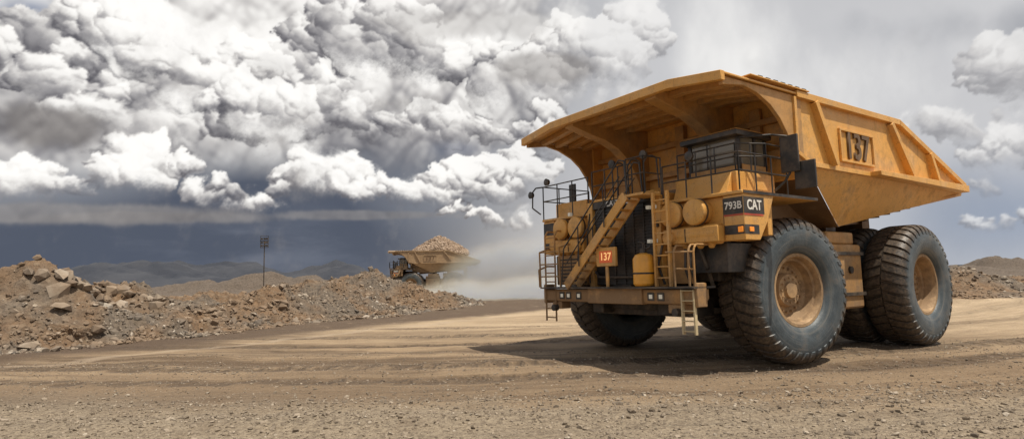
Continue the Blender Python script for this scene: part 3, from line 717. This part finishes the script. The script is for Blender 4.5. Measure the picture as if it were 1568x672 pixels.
def splat(cx,cy,cz,r,c1,r1,c0,r0,br,ybase,yh_):
    x0=int(max(0,cx-r));x1=int(min(WB,cx+r+2));y0=int(max(0,cy-r));y1=int(min(HB,cy+r+2))
    if x1<=x0 or y1<=y0: return
    X_=np.arange(x0,x1)[None]-cx;Y_=np.arange(y0,y1)[:,None]-cy; q=r*r-X_*X_-Y_*Y_; mk=q>0
    zz_=np.sqrt(np.where(mk,q,0)); zd=cz+zz_; sub=zb_[y0:y1,x0:x1]; mk&=zd>sub
    if not mk.any(): return
    n2=(X_*Lx+Y_*Ly+zz_*Lz)/r
    ax_=X_+cx-c1[0];ay_=Y_+cy-c1[1];az_=zd-c1[2];l=np.sqrt(ax_**2+ay_**2+az_**2)+1e-6;n1=(ax_*Lx+ay_*Ly+az_*Lz)/l
    ax_=X_+cx-c0[0];ay_=Y_+cy-c0[1];az_=zd-c0[2];l=np.sqrt(ax_**2+ay_**2+az_**2)+1e-6;n0=(ax_*Lx+ay_*Ly+az_*Lz)/l
    s=.22*n2+.34*n1+.44*n0
    hb=np.clip((Y_+cy-ybase)/yh_,0,1.0)+0*X_
    lm=br*(.42+.62*s)*(.42+.60*hb**.7)
    sub[mk]=zd[mk]; lum[y0:y1,x0:x1][mk]=lm[mk]; alp[y0:y1,x0:x1][mk]=1; hbb[y0:y1,x0:x1][mk]=hb[mk]
for (px,py,rx,ry,n0_,r0p,br,dep) in CL:
    bx,by,k=toB(px,py); rxb,ryb,r0b=rx*k,ry*k,r0p*k; yb=by-ryb-r0b*.4; yhh=2*ryb+r0b
    for i in range(n0_):
        t=rs.uniform(0,2*PI); q=math.sqrt(rs.uniform()); ex=math.cos(t)*q; ey=math.sin(t)*q
        r0=r0b*rs.choice([.5,.75,1.0,1.3])*(1.15-.5*abs(ex)); c0=(bx+ex*rxb,by+ey*ryb*(1-.4*abs(ex)),dep-ey*20+rs.uniform(-10,10))
        for j in range(14):
            d=rs.normal(size=3); d[2]=abs(d[2]); 
            if d[1]<0: d[1]*=.6
            d/=np.linalg.norm(d); r1=r0*rs.uniform(.2,.5); c1=(c0[0]+d[0]*r0*.9,c0[1]+d[1]*r0*.8,c0[2]+d[2]*r0*.7)
            for m_ in range(8):
                e=rs.normal(size=3); e[2]=abs(e[2]); e/=np.linalg.norm(e); r2=max(1.3,r1*rs.uniform(.2,.5)); 
                splat(c1[0]+e[0]*r1*.9,c1[1]+e[1]*r1*.9,c1[2]+e[2]*r1*.7,r2,c1,r1,c0,r0,br,yb,yhh)
            splat(*c1,r1,c1,r1,c0,r0,br,yb,yhh)
        splat(*c0,r0*.85,c0,r0,c0,r0,br,yb,yhh)
def blur(a,r,it=2):
    if r<1: return a
    for _ in range(it):
        for ax_ in (0,1):
            p=np.pad(a,[(r+1,r) if q==ax_ else (0,0) for q in (0,1)],mode='edge'); cs=np.cumsum(p,axis=ax_)
            a=(np.take(cs,range(2*r+1,cs.shape[ax_]),ax_)-np.take(cs,range(0,cs.shape[ax_]-2*r-1),ax_))/(2*r+1)
    return a
def bil(a,yy_,xx_):
    yy_=np.clip(yy_,0,HB-1.001);xx_=np.clip(xx_,0,WB-1.001);y0=yy_.astype(int);x0=xx_.astype(int);fy=yy_-y0;fx=xx_-x0
    return a[y0,x0]*(1-fy)*(1-fx)+a[y0+1,x0]*fy*(1-fx)+a[y0,x0+1]*(1-fy)*fx+a[y0+1,x0+1]*fy*fx
YI,XI=np.mgrid[0:HB,0:WB].astype(float)
w1=fftn(1.7,seed=1,kmin=6);w2=fftn(1.7,seed=2,kmin=6)
lw=blur(lum*alp,5)/(blur(alp,5)+1e-4); lum=np.where(alp>0,lum,lw); hw=blur(hbb*alp,5)/(blur(alp,5)+1e-4); hbb=np.where(alp>0,hbb,hw)
wy=YI+w1*6.5; wx=XI+w2*6.5
lum_w=bil(blur(lum,1,1),wy,wx); a_s=bil(blur(alp,1),wy,wx); a_b=bil(blur(alp,9),wy,wx); hb_w=bil(blur(hbb,3),wy,wx)
nz=fftn(1.3,seed=3,kmin=16); nw=sst(fftn(1.7,seed=4,kmin=3),-.6,1.1)
bil1=billow(300,150,5,.44); b2=blur(bil1,2,1); dB=(b2-np.roll(b2,-6,axis=0)-.35*(np.roll(b2,-6,axis=1)-b2)); dB/=dB.std()
a_m=a_s*(1-nw*.75)+np.clip(a_b*1.1,0,1)*nw*.75
a_m=sst(a_m+nz*.06+(bil1-bil1.mean())*.08,.10,.85)*sst(hb_w+nz*.04,.0,.42)
lsoft=bil(blur(lum,5),wy,wx)
lumf=lum_w*(1-.5*nw)+lsoft*.5*nw+nz*.006+dB*.030
so1=fftn(1.9,ay=.55,seed=6); so2=fftn(1.9,ay=.8,seed=7); so3=fftn(2.0,ay=.35,seed=8)
def C(*c): return np.array(c)[None,None,:]
def lerp(a,b,t): return a*(1-t[...,None])+b*t[...,None]
def cram(l):
    xs=[0,.22,.42,.62,.8,1.0]; cols=np.array([(.080,.078,.095),(.165,.160,.175),(.34,.33,.34),(.63,.61,.595),(.93,.91,.88),(1.04,1.02,.99)])
    return np.stack([np.interp(l,xs,cols[:,i]) for i in range(3)],-1)
right=sst(PX,650,1000)
img=lerp(C(.27,.285,.32)*np.ones((HB,WB,1)),C(.62,.62,.635),np.clip(right+so1*.08,0,1))
img=lerp(img,C(.92,.91,.89),np.clip(sst(so1+so3*.5+.9*gs(1050,60,330,150)+.7*gs(1350,120,260,80)-.2,-.3,1.6)*right,0,1)*.85)
img=lerp(img,C(.31,.325,.36),np.clip(sst(so2+so3*.5+1.7*gs(1480,30,260,50)-.6*gs(1050,60,300,120),.3,2.2)*right,0,1)*.75)
img=lerp(img,C(.26,.32,.43),np.clip(gs(1530,330,200,85)*1.1+so1*.12*gs(1500,320,300,120),0,1)*.8)
lb=.52+dB*.066+so2*.12+(bil1-bil1.mean())*.10
lb=lb+.28*gs(250,60,180,80)+.16*gs(700,60,200,60)+.30*gs(960,60,180,110)-.24*gs(60,170,150,60)-.12*gs(560,230,100,60)+.12*gs(1400,180,150,50)
ab=np.clip(sst(so2*.5+(bil1-bil1.mean())*.4+1.7*gs(200,90,420,150)+1.6*gs(650,90,330,140)+.8*gs(1420,190,180,50)-.55*right,-.15,.75),0,1)*(1-sst(PY,215,300))
img=lerp(img,cram(np.clip(lb,0,1)),ab*(1-.45*right))
img=lerp(img,C(.16,.21,.33),np.clip(gs(12,8,60,30)*1.2+gs(700,225,40,14)*.4,0,1)*.8)
st_=np.clip(gs(330,400,420,80)*1.4+gs(400,300,190,60)*1.0+gs(0,380,400,62)*.8+gs(620,250,120,40)*.35,0,1)*(1-sst(PX,690,880))
img=lerp(img,C(.080,.096,.135),st_*.96)
rain=sst(fftn(1.7,ay=4.0,seed=12)+.8*gs(230,380,90,80)+.6*gs(480,380,60,80),-.5,1.8)*gs(330,385,420,60)*(1-sst(PX,680,860)); img=lerp(img,C(.19,.21,.26),rain*.6)
lumf=lumf*1.28-.03
img=lerp(img,cram(np.clip(lumf,0,1)),a_m*(1-.45*right))
for (px,py,rx,ry,s_,am) in ((50,185,170,50,21,.88),(650,150,120,32,22,.75),(845,92,80,25,23,.65),(60,325,280,15,24,.6),(420,95,70,35,25,.25),(240,332,220,11,26,.5),(720,20,200,28,27,.35),(560,328,160,9,28,.5)):
    f_=fftn(1.7,ay=.7,seed=s_,kmin=4); t=sst(gs(px,py,rx,ry)*1.6+f_*.28,.5,1.3)*am
    tx=np.clip(.5+f_*.15+dB*.12,0,1); cc_=lerp(C(.14,.13,.13)*np.ones((HB,WB,1)),C(.38,.355,.34),tx); img=lerp(img,cc_,t)
hzf=np.exp(-np.clip(VG,0,9)*26)
img=lerp(img,C(.90,.80,.66),np.exp(-np.clip(VG,0,9)*20)*np.exp(-((PX-815)/130)**2)*.95)
img=lerp(img,C(.45,.48,.54),hzf*sst(PX,900,1100)*.5)
img=np.clip(img,0,1.05)
azf=AZ; azs=np.linspace(AZ[-1],2*PI+AZ[0],260)[1:-1]
azall=np.r_[azf,azs]; fold=np.abs(((azs-AZ[-1])%(4.2))-2.1); fold=np.clip(AZ[-1]-(2.1-fold),AZ[0],AZ[-1])
colidx=np.r_[np.arange(WB),((fold-A0)/STP).astype(int)]
cols=img[:,colidx,:]; NAZ=len(azall)
RD=7000; th,vv=np.meshgrid(azall,VV)
V=np.stack([RD*np.sin(th),RD*np.cos(th),RD*vv],-1).reshape(-1,3)
ii=np.arange(HB*NAZ).reshape(HB,NAZ); jn=np.roll(ii,-1,axis=1)
F=np.stack([ii[:-1],jn[:-1],jn[1:],ii[1:]],-1).reshape(-1,4)
me=bpy.data.meshes.new('sky'); me.vertices.add(len(V)); me.vertices.foreach_set('co',V.reshape(-1).astype(np.float32))
me.loops.add(len(F)*4); me.loops.foreach_set('vertex_index',F.reshape(-1).astype(np.int32)); me.polygons.add(len(F)); me.polygons.foreach_set('loop_start',np.arange(0,len(F)*4,4,dtype=np.int32))
at=me.attributes.new('cloud','FLOAT_COLOR','POINT'); ca_=np.concatenate([cols,np.ones((HB,NAZ,1))],-1).reshape(-1).astype(np.float32); at.data.foreach_set('color',ca_)
me.update()
sm=bpy.data.materials.new('cloudy_sky'); sm.use_nodes=True; nt=sm.node_tree; nt.nodes.clear(); o_=nt.nodes.new('ShaderNodeOutputMaterial'); em=nt.nodes.new('ShaderNodeEmission'); at_=nt.nodes.new('ShaderNodeAttribute'); at_.attribute_name='cloud'
nt.links.new(at_.outputs['Color'],em.inputs[0]); nt.links.new(em.outputs[0],o_.inputs[0]); sm.cycles.emission_sampling='NONE'
me.materials.append(sm); so_=bpy.data.objects.new('sky',me); COL.objects.link(so_)
# ------------------------------------------------------------ camera
cam=bpy.data.cameras.new('camera'); cam.sensor_width=36; cam.sensor_fit='HORIZONTAL'; cam.lens=36*912.16/1568; cam.clip_end=30000; cam.clip_start=.1
co=bpy.data.objects.new('camera',cam); COL.objects.link(co)
pt,ro=.1005,.0221; Xv=Vector((1,0,0));U=Vector((0,-math.sin(pt),math.cos(pt)));Dd_=Vector((0,math.cos(pt),math.sin(pt)))
ax=Xv*math.cos(ro)-U*math.sin(ro); ay=Xv*math.sin(ro)+U*math.cos(ro); azv=-Dd_
mw=Matrix(((ax.x,ay.x,azv.x,0),(ax.y,ay.y,azv.y,0),(ax.z,ay.z,azv.z,2.1371),(0,0,0,1))); co.matrix_world=mw
sc.camera=co
